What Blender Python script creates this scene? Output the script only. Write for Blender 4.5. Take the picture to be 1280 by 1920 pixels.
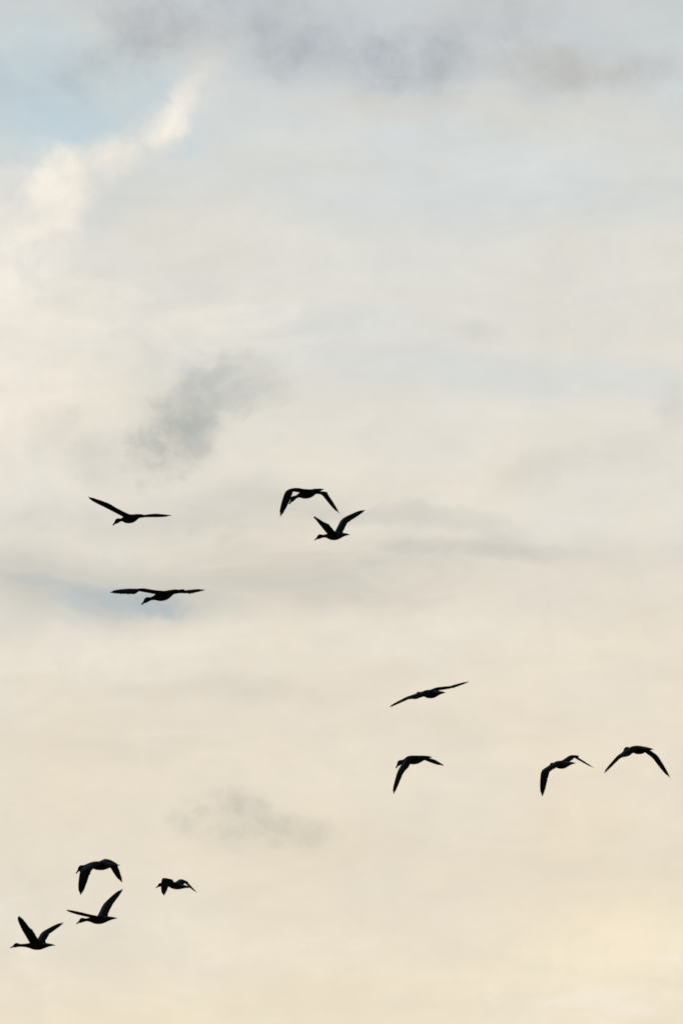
import bpy, bmesh, math, random
import numpy as np
from mathutils import Matrix, Vector

for _o in list(bpy.data.objects):
    bpy.data.objects.remove(_o, do_unlink=True)
SCN = bpy.context.scene
COL = SCN.collection

# ---------------------------------------------------------------- camera
CAM_PITCH = math.radians(17.0)          # looking up at the flock
CAM_HEIGHT = 1.6
FOCAL = 225.0                           # long telephoto, 36 mm wide frame
cam_data = bpy.data.cameras.new('camera')
cam_data.sensor_fit = 'HORIZONTAL'
cam_data.sensor_width = 36.0
cam_data.lens = FOCAL
cam_data.clip_start = 0.5
cam_data.clip_end = 20000.0
cam = bpy.data.objects.new('camera', cam_data)
COL.objects.link(cam)
cam.location = (0, 0, CAM_HEIGHT)
cam.rotation_euler = (math.radians(90) + CAM_PITCH, 0, 0)
SCN.camera = cam

# ---------------------------------------------------------------- sky and sun
SUN_EL, SUN_AZ = 5.0, 9.0               # low evening sun ahead, right of the frame and under it
def lin(r, g, b):
    f = lambda c: (c / 12.92 if c <= .04045 else ((c + .055) / 1.055) ** 2.4)
    return (f(r / 255), f(g / 255), f(b / 255), 1)

world = bpy.data.worlds.new('World')
SCN.world = world
world.use_nodes = True
WT = world.node_tree
WT.nodes.clear()

class NX:
    """a node socket with arithmetic"""
    def __init__(s, sock): s.s = sock
    def _op(a, op, b=None, c=None):
        n = WT.nodes.new('ShaderNodeMath'); n.operation = op
        for i, v in enumerate((a, b, c)):
            if v is None: continue
            if isinstance(v, NX): WT.links.new(v.s, n.inputs[i])
            else: n.inputs[i].default_value = v
        return NX(n.outputs[0])
    def __add__(a, b): return NX._op(a, 'ADD', b)
    def __radd__(a, b): return NX._op(b, 'ADD', a)
    def __sub__(a, b): return NX._op(a, 'SUBTRACT', b)
    def __rsub__(a, b): return NX._op(b, 'SUBTRACT', a)
    def __mul__(a, b): return NX._op(a, 'MULTIPLY', b)
    def __rmul__(a, b): return NX._op(b, 'MULTIPLY', a)
def mth(op, a, b=None, c=None): return NX._op(a, op, b, c)
def sstep(lo, hi, x, o0=0., o1=1.):
    n = WT.nodes.new('ShaderNodeMapRange'); n.interpolation_type = 'SMOOTHSTEP'
    WT.links.new(x.s, n.inputs[0])
    for i, v in enumerate((lo, hi, o0, o1)): n.inputs[i + 1].default_value = v
    return NX(n.outputs[0])
def comb(x, y, z):
    n = WT.nodes.new('ShaderNodeCombineXYZ')
    for i, v in enumerate((x, y, z)):
        if isinstance(v, NX): WT.links.new(v.s, n.inputs[i])
        else: n.inputs[i].default_value = v
    return n.outputs[0]
def noise(vec, scale, detail=5, rough=.55, dist=0., color=False):
    n = WT.nodes.new('ShaderNodeTexNoise'); WT.links.new(vec, n.inputs['Vector'])
    n.inputs['Scale'].default_value = scale; n.inputs['Detail'].default_value = detail
    n.inputs['Roughness'].default_value = rough; n.inputs['Distortion'].default_value = dist
    if color: return n.outputs['Color']
    return NX(n.outputs['Fac'])
def mixc(f, a, b):
    n = WT.nodes.new('ShaderNodeMix'); n.data_type = 'RGBA'; n.clamp_factor = True
    for i, v in ((0, f), (6, a), (7, b)):
        if isinstance(v, NX): WT.links.new(v.s, n.inputs[i])
        elif isinstance(v, bpy.types.NodeSocket): WT.links.new(v, n.inputs[i])
        else: n.inputs[i].default_value = v
    return n.outputs[2]
def scalec(c, f):
    n = WT.nodes.new('ShaderNodeVectorMath'); n.operation = 'SCALE'
    WT.links.new(c, n.inputs[0])
    if isinstance(f, NX): WT.links.new(f.s, n.inputs['Scale'])
    else: n.inputs['Scale'].default_value = f
    return n.outputs[0]
def ramp(x, lo, hi, stops):
    t = (x - lo) * (1. / (hi - lo))
    n = WT.nodes.new('ShaderNodeValToRGB'); WT.links.new(t.s, n.inputs[0])
    n.color_ramp.interpolation = 'EASE'
    e = n.color_ramp.elements
    while len(e) < len(stops): e.new(.5)
    for k, (p, c) in enumerate(stops):
        e[k].position = (p - lo) / (hi - lo); e[k].color = lin(*c)
    return n.outputs[0]

tc = WT.nodes.new('ShaderNodeTexCoord')
sp = WT.nodes.new('ShaderNodeSeparateXYZ')
WT.links.new(tc.outputs['Generated'], sp.inputs[0])
dx, dy, dz = (NX(sp.outputs[i]) for i in range(3))
DEG = 180 / math.pi
el = mth('ARCSINE', dz) * DEG                       # elevation, degrees
az = mth('ARCTAN2', dx, dy) * DEG                   # compass bearing, degrees, 0 ahead
ax_ = az * .956                                     # bearing narrowed to true degrees at this height
# noise fields live on the sphere of directions, in degrees
vd = comb(dx * DEG, dy * DEG, dz * DEG)
vh = comb(dx * (DEG * .30), dy * (DEG * .30), dz * DEG)      # drawn out along the horizon
big = noise(vh, .16, 3, .5)
band = noise(vh, .42, 5, .55, .6)
band2 = noise(comb(dx * (DEG * .22) + 31., dy * (DEG * .22), dz * DEG + dx * (DEG * .10)), .85, 5, .55, .5)
puff = noise(vd, .80, 7, .56, .5)
fine = noise(vd, 2.4, 10, .63, .4)
tint = noise(comb(dx * DEG + 50., dy * DEG, dz * DEG * 1.6), .30, 4, .55)
wisp = noise(comb(dx * (DEG * .35) + dz * (DEG * .5) + 7., dy * (DEG * .35), dz * DEG - dx * (DEG * .22)), 1.5, 7, .60, 1.1)   # combed-out streaks
wc = noise(vd, .55, 4, .55, 0., True)
ws = WT.nodes.new('ShaderNodeSeparateColor'); WT.links.new(wc, ws.inputs[0])
w_x, w_y = NX(ws.outputs[0]) - .5, NX(ws.outputs[1]) - .5
wx, wy = ax_ + w_x * 1.3, el + w_y * 1.0             # wind-warped bearing and height

# clear evening sky behind the clouds
nish = WT.nodes.new('ShaderNodeTexSky')
nish.sky_type = 'NISHITA'; nish.sun_disc = False
nish.sun_elevation = math.radians(SUN_EL); nish.sun_rotation = math.radians(SUN_AZ)
nish.air_density = 1.0; nish.dust_density = 0.3; nish.ozone_density = 2.0
clear = scalec(nish.outputs[0], .15)

# thin high veil lit by the low sun: warm towards the horizon, grey-blue overhead
el_n = el + (band - .5) * 5.0 + (big - .5) * 5.0 - ax_ * .12
veil = ramp(el_n, 0., 60., [(0, (232, 216, 184)), (9.5, (235, 222, 197)), (13., (230, 220, 202)), (16.5, (229, 222, 208)),
                            (19.5, (224, 221, 212)), (22., (211, 215, 213)), (26., (192, 198, 202)), (60., (150, 162, 178))])
sunv = Vector((math.sin(math.radians(SUN_AZ)) * math.cos(math.radians(SUN_EL)),
               math.cos(math.radians(SUN_AZ)) * math.cos(math.radians(SUN_EL)), math.sin(math.radians(SUN_EL))))
cosun = dx * sunv.x + dy * sunv.y + dz * sunv.z
ang = mth('ARCCOSINE', mth('MINIMUM', cosun, 1.)) * DEG
veil = scalec(veil, sstep(22., 120., ang, 1., .16))
veil = scalec(veil, sstep(-4., 1., el, .12, 1.))
col = mixc(.95, clear, veil)
rag = puff + (fine - .5) * .52                       # ragged edge of broken cloud

def blob(cx, cy, rx, ry, rot, rough, soft, nz, warp=1.):
    """soft-edged patch of cloud round a bearing and height (degrees)"""
    c, s = math.cos(math.radians(rot)), math.sin(math.radians(rot))
    X = (wx if warp else ax_) - cx; Y = (wy if warp else el) - cy
    p = (X * (c / rx) + Y * (s / rx)); q = (Y * (c / ry) - X * (s / ry))
    f = 1. - (p * p + q * q) + (nz - .5) * rough
    return sstep(0., soft, f) * (.65 + .7 * fine)

col = mixc(blob(1.86, 21.37, 5.01, 0.93, -2, 1.2, 1.8, band2) * 0.85, col, lin(203, 213, 217))   # cool thin veil
col = mixc(blob(2.58, 18.72, 4.01, 0.50, -3, 1.2, 1.6, band2) * 0.85, col, lin(209, 213, 211))   # cool thin veil
col = mixc(blob(-0.86, 19.29, 2.15, 0.57, 6, 1.2, 1.6, band2) * 0.8, col, lin(211, 214, 212))   # cool thin veil
col = mixc(blob(-4.58, 19.15, 2.00, 2.86, 0, 1.2, 1.6, band2) * 0.8, col, lin(244, 235, 220))   # warm thicker veil, left
col = mixc(blob(1.15, 23.44, 5.87, 1.22, -1, 1, 1.6, band2) * 0.75, col, lin(190, 193, 196))   # grey deck along the top
col = mixc(blob(-4.08, 22.55, 2.72, 1.18, -8, 1.8, 1.8, puff) * 0.75, col, lin(172, 200, 213))   # clear gap, upper left
col = mixc(blob(-4.58, 23.44, 1.07, 0.50, 0, 1.6, 1.8, puff) * 0.5, col, lin(180, 202, 216))   # clear gap, corner
col = mixc(blob(-2.22, 21.51, 2.36, 0.72, 20, 1.2, 2, puff) * 0.45, col, lin(196, 208, 214))   # thin veil under the streak
col = mixc(blob(-1.22, 23.44, 3.01, 0.86, -8, 2.4, 1.8, rag) * 0.72, col, lin(168, 174, 181))   # grey deck
col = mixc(blob(-2.94, 23.37, 1.65, 0.64, 20, 2.6, 1.8, rag) * 0.7, col, lin(172, 176, 181))   # grey deck
col = mixc(blob(1.58, 23.30, 1.86, 0.93, 25, 2.6, 1.8, rag) * 0.6, col, lin(166, 172, 178))   # grey deck
col = mixc(blob(3.22, 22.94, 2.15, 0.47, -3, 2.2, 1.6, rag) * 0.75, col, lin(182, 182, 178))   # grey deck
col = mixc(blob(1.58, 22.44, 3.72, 0.43, -2, 1.4, 1.8, band2) * 0.6, col, lin(218, 211, 199))   # warm fringe of the deck
col = mixc(blob(-3.40, 21.55, 2.36, 0.54, 37, 1.4, 1.5, rag) * 0.85, col, lin(236, 229, 217))   # bright streak
col = mixc(blob(-4.58, 20.62, 1.86, 1.00, 45, 1.8, 1.7, rag) * 0.75, col, lin(247, 239, 226))   # bright streak, near end
col = mixc(blob(-3.65, 21.48, 0.79, 0.43, 40, 2.6, 1.8, rag) * 0.7, col, lin(246, 238, 225))   # bright streak, lit fold
col = mixc(blob(-2.33, 22.33, 0.68, 0.30, 42, 2.4, 1.8, rag) * 0.7, col, lin(246, 238, 225))   # bright streak, lit fold
col = mixc(blob(-1.90, 22.80, 0.50, 0.72, -15, 2.4, 1.8, rag) * 0.6, col, lin(226, 222, 214))   # bright streak, top
col = mixc(blob(-2.08, 18.32, 1.36, 0.75, 50, 3.2, 1.6, rag) * 0.82, col, lin(174, 178, 175))   # dark puff
col = mixc(blob(-2.22, 17.82, 0.93, 0.43, 5, 2.6, 1.7, rag) * 0.7, col, lin(176, 179, 175))   # dark puff, base
col = mixc(blob(-3.29, 17.82, 1.07, 0.54, -20, 3.4, 1.8, rag) * 0.6, col, lin(196, 194, 187))   # dark puff, rags
col = mixc(blob(-1.15, 18.83, 0.86, 0.61, 0, 3, 1.4, rag) * 0.7, col, lin(196, 196, 191))   # dark puff, rags
col = mixc(blob(-1.43, 12.81, 1.00, 0.47, -10, 3, 1.6, rag) * 0.8, col, lin(186, 184, 173))   # low puff
col = mixc(blob(-0.72, 12.70, 1.07, 0.26, -6, 2.8, 1.6, rag) * 0.65, col, lin(194, 190, 177))   # low puff, tail
col = mixc(blob(-3.72, 15.93, 3.01, 0.64, -6, 1.6, 1.6, band2) * 0.8, col, lin(186, 187, 181))   # grey streak
col = mixc(blob(-1.72, 17.00, 3.15, 0.50, 6, 2.2, 1.6, wisp) * 0.7, col, lin(194, 192, 183))   # grey streak
col = mixc(blob(0.86, 16.94, 2.36, 0.20, -9, 1.6, 1.5, wisp) * 0.55, col, lin(192, 192, 185))   # grey streak
col = mixc(blob(2.08, 16.48, 1.72, 0.19, -3, 1.6, 1.5, wisp) * 0.6, col, lin(188, 188, 180))   # grey streak
col = mixc(blob(-0.72, 16.11, 3.44, 0.86, 4, 2.2, 1.6, wisp) * 0.75, col, lin(196, 193, 184))   # grey streak
col = mixc(blob(3.65, 16.39, 2.58, 0.36, 2, 1.8, 1.8, band2) * 0.55, col, lin(208, 204, 192))   # grey streak
col = mixc(blob(-2.79, 15.74, 1.25, 0.26, -4, 2, 1.4, rag) * 0.85, col, lin(160, 178, 187))   # slit of clear sky
col = mixc(blob(-3.65, 15.96, 1.07, 0.11, -8, 1.6, 1.5, band2) * 0.5, col, lin(170, 184, 190))   # slit of clear sky, thin end
col = mixc(blob(2.86, 17.54, 1.00, 0.36, 10, 3, 1.8, rag) * 0.5, col, lin(206, 200, 188))   # faint puff
col = mixc(blob(4.15, 17.72, 0.93, 0.25, 20, 3, 1.8, rag) * 0.42, col, lin(208, 203, 190))   # faint puff
col = mixc(blob(1.68, 19.35, 0.57, 0.20, 0, 2.4, 1.8, rag) * 0.5, col, lin(198, 199, 191))   # faint puff
col = mixc(blob(4.55, 18.29, 0.43, 0.43, 0, 2.4, 1.8, rag) * 0.5, col, lin(188, 191, 187))   # faint puff at the right
col = mixc(blob(-1.58, 14.53, 1.72, 0.24, -2, 2, 1.8, band2) * 0.6, col, lin(208, 200, 186))   # faint streak
col = mixc(blob(-2.79, 13.96, 2.15, 0.43, 6, 2, 1.8, band2) * 0.55, col, lin(216, 208, 193))   # faint streak
col = mixc(blob(1.15, 12.42, 5.01, 0.64, -4, 1.8, 2, band2) * 0.55, col, lin(224, 213, 194))   # faint streak
col = mixc(blob(4.01, 11.20, 3.01, 0.72, 8, 1.8, 2, band2) * 0.8, col, lin(249, 236, 207))   # warm glow low right
col = mixc(blob(-0.57, 10.99, 2.86, 0.57, -8, 1.8, 2, band2) * 0.65, col, lin(243, 232, 209))   # warm glow low
col = mixc(blob(-3.29, 15.07, 3.01, 0.50, 4, 2.2, 1.6, wisp) * 0.5, col, lin(238, 229, 212))   # pale wisps
col = mixc(blob(0.86, 15.35, 3.01, 0.43, -4, 2.2, 1.6, wisp) * 0.45, col, lin(236, 228, 211))   # pale wisps
col = mixc(blob(-2.43, 19.58, 3.01, 0.64, -8, 2.2, 1.6, wisp) * 0.5, col, lin(240, 233, 221))   # pale wisps
col = mixc(blob(-4.15, 15.53, 1.58, 0.43, 10, 2.4, 1.6, rag) * 0.5, col, lin(206, 206, 201))   # grey rags under the slit
# slight unevenness of the whole veil: brightness and warm/cool tint
thin = sstep(.52, .78, wisp) * sstep(.42, .60, big + (puff - .5) * .5)
col = mixc(thin * .45, col, lin(240, 233, 221))          # paler wisps combed through the veil
col = scalec(col, 1.015 + (rag - .5) * .07 + (band2 - .5) * .12 + (wisp - .5) * .13 + (fine - .5) * .045)
warm = WT.nodes.new('ShaderNodeVectorMath'); warm.operation = 'MULTIPLY'
tv = (tint - .5) * .22 + (fine - .5) * .05
WT.links.new(col, warm.inputs[0]); WT.links.new(comb(1. + tv * .45, 1. + tv * .05, 1. - tv * .6), warm.inputs[1])
col = warm.outputs[0]

bg = WT.nodes.new('ShaderNodeBackground'); bg.inputs['Strength'].default_value = 1.0
WT.links.new(col, bg.inputs['Color'])
wo = WT.nodes.new('ShaderNodeOutputWorld'); WT.links.new(bg.outputs[0], wo.inputs['Surface'])
world.cycles.sampling_method = 'MANUAL'; world.cycles.sample_map_resolution = 1024

sun = bpy.data.lights.new('sun', 'SUN')
sun.energy = 0.8; sun.angle = math.radians(12); sun.color = (1.0, .84, .62)
sun_o = bpy.data.objects.new('sun', sun); COL.objects.link(sun_o)
sun_o.rotation_euler = (-sunv).to_track_quat('-Z', 'Y').to_euler()

vs = SCN.view_settings
SCN.display_settings.display_device = 'sRGB'
vs.view_transform = 'Standard'; vs.look = 'None'; vs.exposure = 0.0; vs.gamma = 1.0; vs.use_curve_mapping = False
SCN.render.film_transparent = False
SCN.cycles.filter_width = 1.7
SCN.cycles.use_denoising = False


# ---------------------------------------------------------------- materials
def plumage(name, rough=.62, streak=60., thin=0.):
    m = bpy.data.materials.new(name); m.use_nodes = True
    t = m.node_tree; b = t.nodes['Principled BSDF']
    at = t.nodes.new('ShaderNodeAttribute'); at.attribute_name = 'plumage'
    co = t.nodes.new('ShaderNodeTexCoord')
    n = t.nodes.new('ShaderNodeTexNoise'); n.inputs['Scale'].default_value = streak; n.inputs['Detail'].default_value = 4
    mp = t.nodes.new('ShaderNodeMapRange'); mp.inputs[3].default_value = .7; mp.inputs[4].default_value = 1.3
    mul = t.nodes.new('ShaderNodeVectorMath'); mul.operation = 'SCALE'
    t.links.new(co.outputs['Object'], n.inputs['Vector']); t.links.new(n.outputs['Fac'], mp.inputs[0])
    t.links.new(at.outputs['Color'], mul.inputs[0]); t.links.new(mp.outputs[0], mul.inputs['Scale'])
    t.links.new(mul.outputs[0], b.inputs['Base Color'])
    bp = t.nodes.new('ShaderNodeBump'); bp.inputs['Strength'].default_value = .25; bp.inputs['Distance'].default_value = .004
    t.links.new(n.outputs['Fac'], bp.inputs['Height']); t.links.new(bp.outputs[0], b.inputs['Normal'])
    b.inputs['Roughness'].default_value = rough; b.inputs['Specular IOR Level'].default_value = .0
    if thin:                                                       # vanes let a little light through
        tr = t.nodes.new('ShaderNodeBsdfTranslucent'); tr.inputs[0].default_value = (.20, .15, .09, 1)
        mx = t.nodes.new('ShaderNodeMixShader'); mx.inputs[0].default_value = thin
        t.links.new(b.outputs[0], mx.inputs[1]); t.links.new(tr.outputs[0], mx.inputs[2])
        t.links.new(mx.outputs[0], t.nodes['Material Output'].inputs['Surface'])
    return m
def flat(name, c, rough, spec=.3):
    m = bpy.data.materials.new(name); m.use_nodes = True
    t = m.node_tree; b = t.nodes['Principled BSDF']
    n = t.nodes.new('ShaderNodeTexNoise'); n.inputs['Scale'].default_value = 90.
    r = t.nodes.new('ShaderNodeValToRGB')
    r.color_ramp.elements[0].color = tuple(x * .8 for x in c) + (1,); r.color_ramp.elements[1].color = tuple(x * 1.2 for x in c) + (1,)
    t.links.new(n.outputs['Fac'], r.inputs[0]); t.links.new(r.outputs[0], b.inputs['Base Color'])
    b.inputs['Roughness'].default_value = rough; b.inputs['Specular IOR Level'].default_value = spec
    return m
M_BODY = plumage('dark_goose_plumage')
M_FEATHER = plumage('dark_flight_feathers', .55, 110., .42)
M_BILL = flat('dark_horn_bill', (.022, .014, .010), .5, .2)
M_EYE = flat('black_eye', (.006, .005, .005), .3, .3)
DARK = np.array((.030, .031, .033)); PALE = np.array((.100, .130, .190)); RUMP = np.array((.085, .105, .150)); BELLY = np.array((.050, .048, .045))

# ---------------------------------------------------------------- goose anatomy (metres; x forward, y left, z up, wings held out flat)
YS, SPAN, X0, Z0 = .06, .745, .10, .035
UL = np.array([0, .10, .25, .40, .47, .55, .70, .85, .94, 1.0])
LE = np.array([.0, -.005, -.020, -.035, -.036, -.030, -.012, .022, .060, .105])       # leading edge, back from the shoulder
TE = np.array([.250, .232, .214, .204, .202, .200, .190, .170, .153, .124])           # trailing edge
ST = np.array([                                                                        # x, centre height, half width, half height
    [.357, -.002, .004, .004], [.352, -.001, .020, .023], [.335, .006, .029, .034], [.305, .013, .034, .039], [.275, .013, .030, .035],
    [.245, .007, .024, .027], [.205, .002, .026, .028], [.165, -.002, .036, .037], [.120, -.005, .055, .052], [.060, -.009, .074, .065],
    [-.010, -.011, .080, .069], [-.080, -.009, .076, .065], [-.150, -.001, .062, .052], [-.205, .008, .050, .041],
    [-.250, .013, .045, .031], [-.300, .016, .044, .021], [-.340, .018, .036, .013], [-.352, .019, .025, .005]])

def sst(a, b, x):
    t = np.clip((x - a) / (b - a), 0, 1); return t * t * (3 - 2 * t)
def rot(ax, t):
    t = np.asarray(t, float); c, s = np.cos(t), np.sin(t); o = np.zeros_like(c); i = np.ones_like(c)
    M = ([[i, o, o], [o, c, -s], [o, s, c]], [[c, o, s], [o, i, o], [-s, o, c]], [[c, -s, o], [s, c, o], [o, o, i]])[ax]
    return np.moveaxis(np.array(M), (0, 1), (-2, -1))
def smooth_interp(x, xs, ys):
    """monotone-ish cubic through the stations"""
    m = np.gradient(ys, xs)
    i = np.clip(np.searchsorted(xs, x) - 1, 0, len(xs) - 2); h = xs[i + 1] - xs[i]; t = (x - xs[i]) / h
    return ((2*t**3 - 3*t**2 + 1) * ys[i] + (t**3 - 2*t**2 + t) * h * m[i] + (-2*t**3 + 3*t**2) * ys[i+1] + (t**3 - t**2) * h * m[i+1])

NU = 200
def pose_wing(V, side, p):
    """bend a flat wing: shoulder then wrist, each with lift, sweep and twist (degrees)"""
    e1, a1, t1, e2, a2, t2 = np.radians(np.asarray(p, float))
    s = np.linspace(.02, YS + SPAN, NU); u = (s - YS) / SPAN
    w0 = sst(.02, .13, s); w1 = sst(.34, .56, u)
    e = e1 * w0 + (e2 - e1) * w1; a = a1 * w0 + (a2 - a1) * w1; t = t1 * w0 + (t2 - t1) * w1
    M = rot(0, e) @ rot(2, -a) @ rot(1, t); D = M @ np.array([0, 1., 0])
    P = np.zeros((NU, 3)); P[0] = (X0, .02, Z0); P[1:] = P[0] + np.cumsum(.5 * (D[1:] + D[:-1]) * (s[1] - s[0]), 0)
    V = np.array(V, float); V[:, 1] *= side; y = V[:, 1]
    k = np.clip((y - s[0]) / (s[1] - s[0]), 0, NU - 1.001); i = k.astype(int); f = (k - i)[:, None]
    Pp = P[i] * (1 - f) + P[i + 1] * f; Mm = M[i] * (1 - f[..., None]) + M[i + 1] * f[..., None]
    off = np.stack([V[:, 0] - X0, np.maximum(y - s[-1], 0), V[:, 2] - Z0], 1)
    W = Pp + np.einsum('nij,nj->ni', Mm, off)
    W = np.where((y <= s[0])[:, None], V, W); W[:, 1] *= side
    return W
def pose_neck(V, nd, ny, ns):
    """stretch, droop and turn the neck"""
    V = np.array(V, float); V[:, 0] += ns * np.clip((V[:, 0] - .12) / .13, 0, 1); xs = np.linspace(.10, .52, 60); w = sst(.10, .26, xs)
    M = rot(2, math.radians(ny) * w) @ rot(1, math.radians(nd) * w); D = M @ np.array([1., 0, 0])
    P = np.zeros((60, 3)); P[0] = (.10, 0, 0); P[1:] = P[0] + np.cumsum(.5 * (D[1:] + D[:-1]) * (xs[1] - xs[0]), 0)
    k = np.clip((V[:, 0] - .10) / (xs[1] - xs[0]), 0, 58.999); i = k.astype(int); f = (k - i)[:, None]
    Pp = P[i] * (1 - f) + P[i + 1] * f; Mm = M[i] * (1 - f[..., None]) + M[i + 1] * f[..., None]
    off = V.copy(); off[:, 0] = 0
    return np.where((V[:, 0] <= .10)[:, None], V, Pp + np.einsum('nij,nj->ni', Mm, off))

def tube(rings):
    """closed skin over rings of equal count; returns verts, faces"""
    n = len(rings[0]); V = np.concatenate(rings); F = []
    for i in range(len(rings) - 1):
        for k in range(n):
            a, b = i * n + k, i * n + (k + 1) % n
            F.append((a, b, b + n, a + n))
    F.append(tuple(range(n - 1, -1, -1))); F.append(tuple(range(len(V) - n, len(V))))
    return V, F
def loft(stations, nx, nr):
    S = stations[::-1]; xs = np.linspace(S[0, 0], S[-1, 0], nx)
    zc, ry, rz = (smooth_interp(xs, S[:, 0], S[:, k]) for k in (1, 2, 3))
    a = np.linspace(0, 2 * np.pi, nr, endpoint=False)
    return tube([np.stack([np.full(nr, x), max(r, .002) * np.cos(a), z + max(h, .002) * np.sin(a)], 1) for x, z, r, h in zip(xs, zc, ry, rz)])
def arm(side):
    """the fleshy leading part of the wing, with its coverts, from inside the torso to near the tip"""
    rings = []; a = np.linspace(0, 2 * np.pi, 18, endpoint=False)
    for y in np.concatenate([[.015, .035], np.linspace(YS, YS + .93 * SPAN, 38)]):
        u = max(0, (y - YS) / SPAN); le = smooth_interp(np.array([u]), UL, LE)[0]; te = smooth_interp(np.array([u]), UL, TE)[0]
        fr = .93 - .05 * min(1, u / .5) if u < .5 else .88 - .42 * (u - .5) / .43
        c = (te - le) * fr; th = .0200 * (1 - u) ** .8 + .0065
        px = np.cos(a); f = (1 - px) / 2                            # 0 at the leading edge
        prof = np.sqrt(np.clip(f, 0, 1)) * (1 - f) * 1.3 + .16 * (1 - f) + .30 + .18 * u
        z = Z0 + np.sign(np.sin(a)) * np.abs(np.sin(a)) ** .7 * th * prof - .004
        rings.append(np.stack([X0 - le - c * f, np.full(len(a), side * y), z], 1))
    V, F = tube(rings)
    return V, (F if side > 0 else [q[::-1] for q in F])
def vane(root, tip, w0, w1, zr, zt, end=.80, n=9):
    """one feather: a thin curved blade from root to tip, rounded at the end"""
    root, tip = np.array(root), np.array(tip); d = tip - root; L = np.hypot(*d); d /= L; p = np.array((-d[1], d[0])); V = []; F = []
    for i in range(n):
        t = i / (n - 1); w = (w0 + (w1 - w0) * t) * math.sqrt(max(0., 1 - max(0., (t - end) / (1.001 - end)) ** 2.4))
        w = max(w, .0015); c = root + d * L * t; z = zr + (zt - zr) * t
        for q, zz in ((-.5, -.0008), (0., .0026), (.5, -.0008), (.0, -.0026)):
            xy = c + p * (w * q); V.append((xy[0], xy[1], z + zz))
    for i in range(n - 1):
        for k in range(4):
            a, b = i * 4 + k, i * 4 + (k + 1) % 4; F.append((a, b, b + 4, a + 4))
    F.append((3, 2, 1, 0)); F.append(tuple(range(4 * n - 4, 4 * n)))
    return np.array(V), F
def merge(parts):
    V, F, o = [], [], 0
    for v, f in parts: V.append(v); F += [tuple(i + o for i in q) for q in f]; o += len(v)
    return np.concatenate(V), F
def wing_feathers(side, rng):
    out = []; UI = lambda u, A: smooth_interp(np.array([u]), UL, A)[0]
    P = lambda u, back: (X0 - back, side * (YS + u * SPAN))
    k = 0
    for u in np.linspace(-.02, .53, 15):                             # tertials and secondaries
        uu = max(u, 0); le, te = UI(uu, LE), UI(uu, TE); j = rng.normal(0, .003)
        out.append(vane(P(u, le + .40 * (te - le)), P(u + .012, te + j), .060, .060, Z0 - .004, Z0 - .008 - .0007 * (k % 3), n=7)); k += 1
    for i in range(10):                                              # primaries, fanning out to the tip
        t = i / 9; ur = .50 + .34 * t; ut = .565 + .435 * t ** .92
        le, te = UI(ur, LE), UI(ur, TE); tt = UI(min(ut, 1), TE)
        out.append(vane(P(ur, le + (.42 - .22 * t) * (te - le)), P(ut, tt - .002 + rng.normal(0, .0025)), .056 - .016 * t, .054 - .024 * t,
                        Z0 - .003, Z0 - .006 - .0007 * (i % 3), n=9))
    # leading primary closes the front of the tip
    out.append(vane(P(.70, UI(.70, LE) + .020), P(.985, UI(.985, LE) + .006), .036, .020, Z0 - .002, Z0 - .004, n=9))
    V, F = merge(out)
    return V, F
def tail_feathers(rng):
    out = []
    for i in range(12):
        t = (i - 5.5) / 5.5
        out.append(vane((-.235, .026 * t), (-.385 + .018 * t * t + rng.normal(0, .002), .040 * t), .022, .026, .016 - .004 * (i % 2), .021 - .005 * (i % 2) - .005 * abs(t), n=6))
    return merge(out)

def mesh_from(name, V, F, mat, smooth=True, colour=None):
    me = bpy.data.meshes.new(name); me.from_pydata([tuple(v) for v in V], [], F); me.update()
    bm = bmesh.new(); bm.from_mesh(me); bmesh.ops.recalc_face_normals(bm, faces=bm.faces); bm.to_mesh(me); bm.free()
    if colour is not None:
        at = me.attributes.new('plumage', 'FLOAT_COLOR', 'POINT')
        at.data.foreach_set('color', np.concatenate([colour, np.ones((len(colour), 1))], 1).astype(np.float32).ravel())
    if smooth: me.polygons.foreach_set('use_smooth', [True] * len(me.polygons))
    me.materials.append(mat)
    return me

def fuse(V, F, voxel):
    """one continuous skin over overlapping shells"""
    me = bpy.data.meshes.new('shells'); me.from_pydata([tuple(v) for v in V], [], F); me.update()
    ob = bpy.data.objects.new('shells', me); COL.objects.link(ob)
    md = ob.modifiers.new('fuse', 'REMESH'); md.mode = 'VOXEL'; md.voxel_size = voxel; md.adaptivity = 0.
    sm = ob.modifiers.new('relax', 'SMOOTH'); sm.factor = .5; sm.iterations = 3
    dg = bpy.context.evaluated_depsgraph_get(); dg.update()
    ev = ob.evaluated_get(dg); r = bpy.data.meshes.new_from_object(ev)
    n = len(r.vertices); co = np.zeros(n * 3); r.vertices.foreach_get('co', co)
    Fo = [tuple(q.vertices) for q in r.polygons]
    bpy.data.objects.remove(ob); bpy.data.meshes.remove(me); bpy.data.meshes.remove(r)
    return co.reshape(-1, 3), Fo

from mathutils.kdtree import KDTree
TORSO = loft(ST, 70, 28)
ARMS = {s: arm(s) for s in (1, -1)}
BILL = loft(np.array([[.416, -.031, .004, .003], [.410, -.029, .011, .009], [.388, -.020, .014, .012], [.362, -.006, .017, .018], [.338, .003, .018, .021]]), 14, 12)
def eye_ball(side):
    V, F = [], []; bm = bmesh.new(); bmesh.ops.create_uvsphere(bm, u_segments=10, v_segments=6, radius=.0055)
    V = np.array([tuple(v.co) for v in bm.verts]) + (.322, side * .0255, .022); F = [tuple(v.index for v in f.verts) for f in bm.faces]; bm.free()
    return V, F
EYES = {s: eye_ball(s) for s in (1, -1)}
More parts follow.
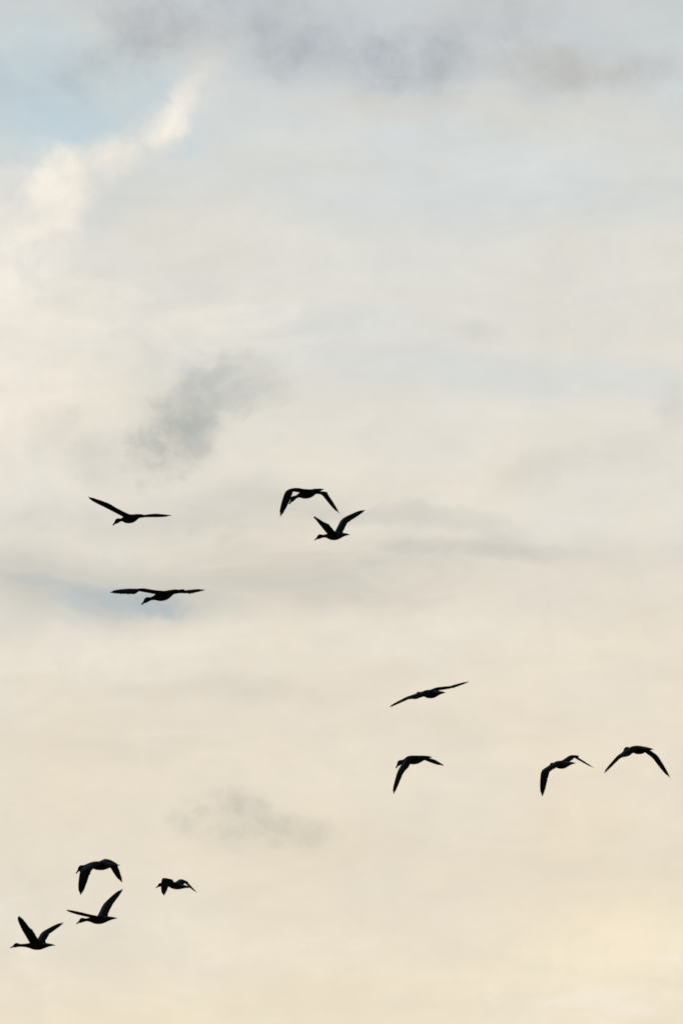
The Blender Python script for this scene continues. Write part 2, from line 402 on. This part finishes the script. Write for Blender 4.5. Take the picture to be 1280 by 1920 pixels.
# plumage colours, laid on the flat-winged bird
def torso_colour(V):
    c = np.tile(DARK, (len(V), 1)); rump = sst(-.12, -.18, V[:, 0])[:, None] * sst(.012, .03, V[:, 2])[:, None]
    bel = sst(.0, -.06, V[:, 2])[:, None] * sst(.10, .0, np.abs(V[:, 0]))[:, None]
    return c + (RUMP - c) * rump + (BELLY - c) * bel
def arm_colour(V):
    u = np.clip((np.abs(V[:, 1]) - YS) / SPAN, 0, 1); f = sst(.03, .05, np.abs(V[:, 1]))
    fore = sst(Z0 - .006, Z0 + .002, V[:, 2]) * sst(.56, .40, u) * f
    le = np.interp(u, UL, LE); te = np.interp(u, UL, TE); b = (X0 - V[:, 0] - le) / (te - le)
    fore = fore * sst(.50, .30, b)
    return DARK + (PALE - DARK) * fore[:, None]
TC, AC = torso_colour(TORSO[0]), {s: arm_colour(ARMS[s][0]) for s in (1, -1)}

def goose(label, group, pos, head, neck, left, right, seed):
    rng = np.random.default_rng(seed)
    yaw, pitch, roll = (math.radians(a) for a in head)
    wing = {1: left, -1: right}
    shells = [(pose_neck(TORSO[0], *neck), TORSO[1])] + [(pose_wing(ARMS[s][0], s, wing[s]), ARMS[s][1]) for s in (1, -1)]
    V, F = merge(shells); cols = np.concatenate([TC, AC[1], AC[-1]])
    kd = KDTree(len(V))
    for i, v in enumerate(V): kd.insert(v, i)
    kd.balance()
    BV, BF = fuse(V, F, .0055)
    bc = np.array([np.mean([cols[h[1]] for h in kd.find_n(v, 3)], axis=0) for v in BV])
    root = bpy.data.objects.new('goose', mesh_from('goose_body', BV, BF, M_BODY, True, bc)); COL.objects.link(root)
    h = yaw
    B = np.array([[-math.cos(h), -math.sin(h), 0], [math.sin(h), -math.cos(h), 0], [0, 0, 1.]]) @ rot(1, -pitch) @ rot(0, roll)
    root.matrix_world = Matrix.Translation(pos) @ Matrix(B.tolist()).to_4x4()
    root['label'] = label; root['category'] = 'goose'; root['group'] = group
    def part(name, V, F, mat, colour=None, smooth=True, kind=None, lab=None):
        o = bpy.data.objects.new(name, mesh_from(name, V, F, mat, smooth, colour)); COL.objects.link(o); o.parent = root
        if kind: o['kind'] = kind
        return o
    for s in (1, -1):
        fv, ff = wing_feathers(s, rng)
        part('flight_feathers', pose_wing(fv, s, wing[s]), ff, M_FEATHER, np.tile(DARK * .9, (len(fv), 1)), False, 'stuff')
    tv, tf = tail_feathers(rng)
    part('tail_feathers', tv, tf, M_FEATHER, np.tile(DARK * 1.1, (len(tv), 1)), False, 'stuff')
    part('bill', pose_neck(BILL[0], *neck), BILL[1], M_BILL)
    for s in (1, -1): part('eye', pose_neck(EYES[s][0], *neck), EYES[s][1], M_EYE)
    return root

# ---------------------------------------------------------------- the flock: place in the sky, heading/climb/bank, neck droop/turn/stretch, wing angles
FLOCK = [
    ('dark goose alone at upper left, one wing slanting up and the other held level',
     'upper geese', (-3.382, 65.084, 21.392), (51.1, 7.5, 3.4), (13.2, 8.4, -0.009),
     (14.4, 6.0, -2.1, 6.9, 4.7, 1.9), (19.7, -0.1, 4.5, 11.1, -7.1, 7.7)),
    ('black goose with both wings arched down, just above a smaller V-winged goose',
     'upper geese', (-0.550, 64.346, 21.577), (48.3, 4.8, -4.8), (19.6, 2.9, 0.017),
     (-2.8, -14.5, 2.7, -81.1, 25.1, 6.1), (5.9, -3.8, -1.0, -56.3, -15.2, -20.0)),
    ('goose with wings raised in a wide V, tucked under the arch-winged goose near the centre',
     'upper geese', (-0.137, 70.515, 22.732), (46.5, 11.4, -1.9), (12.6, 15.4, 0.012),
     (32.9, -8.7, 2.2, 6.3, -27.8, -15.5), (63.5, -5.1, 5.5, 42.7, -28.5, -4.3)),
    ('widest goose, both wings stretched flat, gliding alone over the small blue slit',
     'upper geese', (-2.647, 60.692, 18.863), (48.9, 2.1, 4.0), (9.3, 8.8, 0.033),
     (-1.0, 13.8, -4.4, -11.3, 22.0, -30.2), (24.7, 1.1, 8.0, 21.8, -5.4, -17.9)),
    ('goose banking with straight wings on one long diagonal, highest of the right-hand four',
     'geese at the right', (1.411, 66.036, 18.756), (52.3, 12.5, -14.4), (13.3, -2.3, 0.007),
     (-13.0, 6.7, -6.4, -16.1, 2.4, 6.9), (0.5, 5.8, 15.5, 11.5, -9.1, 2.6)),
    ('goose below the diagonal one, near wing hanging straight down, far wing swept right',
     'geese at the right', (1.136, 65.538, 17.551), (44.5, 6.3, -2.7), (20.7, -3.7, 0.007),
     (-56.4, -4.5, 6.9, -67.8, 0.4, 20.1), (5.5, 7.1, -2.3, -6.2, 14.5, -3.8)),
    ('goose with one broad drooping wing and one thin tapering wing, beside the rightmost goose',
     'geese at the right', (3.701, 70.139, 18.588), (54.6, 11.5, -14.4), (18.4, -10.3, -0.025),
     (-19.4, -10.9, -3.2, -79.1, 8.4, 4.2), (13.9, 13.8, 3.0, -39.1, -19.2, -11.1)),
    ('rightmost goose of all, wings bowed down like an arch',
     'geese at the right', (4.761, 66.670, 17.993), (56.6, 14.0, -5.4), (13.8, 10.2, -0.019),
     (-33.1, -2.8, -3.7, -43.4, 0.3, 14.7), (-27.4, -7.5, 1.6, -56.1, -15.8, -7.2)),
    ('goose with both wings folded down in an arch, highest of the lower left four',
     'geese at the lower left', (-3.765, 65.025, 15.736), (30.7, 9.1, -13.1), (26.6, 14.0, 0.030),
     (-15.2, -8.4, 1.7, -69.3, 1.3, 11.7), (6.9, 4.1, -10.4, -65.0, -12.1, -14.8)),
    ('smallest goose, short stubby wings on the downstroke, right of the lower left group',
     'geese at the lower left', (-3.423, 86.045, 19.881), (26.1, 14.9, -2.0), (22.9, 11.3, 0.023),
     (9.4, -5.6, -2.3, -70.7, -11.0, 11.0), (26.1, -2.9, 2.8, -30.3, -25.4, -19.6)),
    ('goose with one wing level and one raised steeply, under the arched goose at lower left',
     'geese at the lower left', (-4.060, 70.078, 15.910), (33.8, 5.8, -4.1), (10.7, 11.8, 0.014),
     (4.7, 6.1, -0.3, 3.7, 1.2, 0.4), (50.4, -0.2, 8.3, 43.5, -4.9, 8.1)),
    ('lowest and leftmost goose, both wings lifted in a tall V, long neck stretched out',
     'geese at the lower left', (-5.429, 74.914, 16.424), (28.8, 6.6, -0.9), (7.2, 21.4, 0.087),
     (48.1, 6.9, -1.6, 25.6, -6.2, -10.4), (48.9, -1.3, 12.0, 39.8, -19.4, 6.3)),
]
for k, (label, group, pos, head, neck, left, right) in enumerate(FLOCK):
    goose(label, group, Vector(pos), head, neck, left, right, 11 + k)
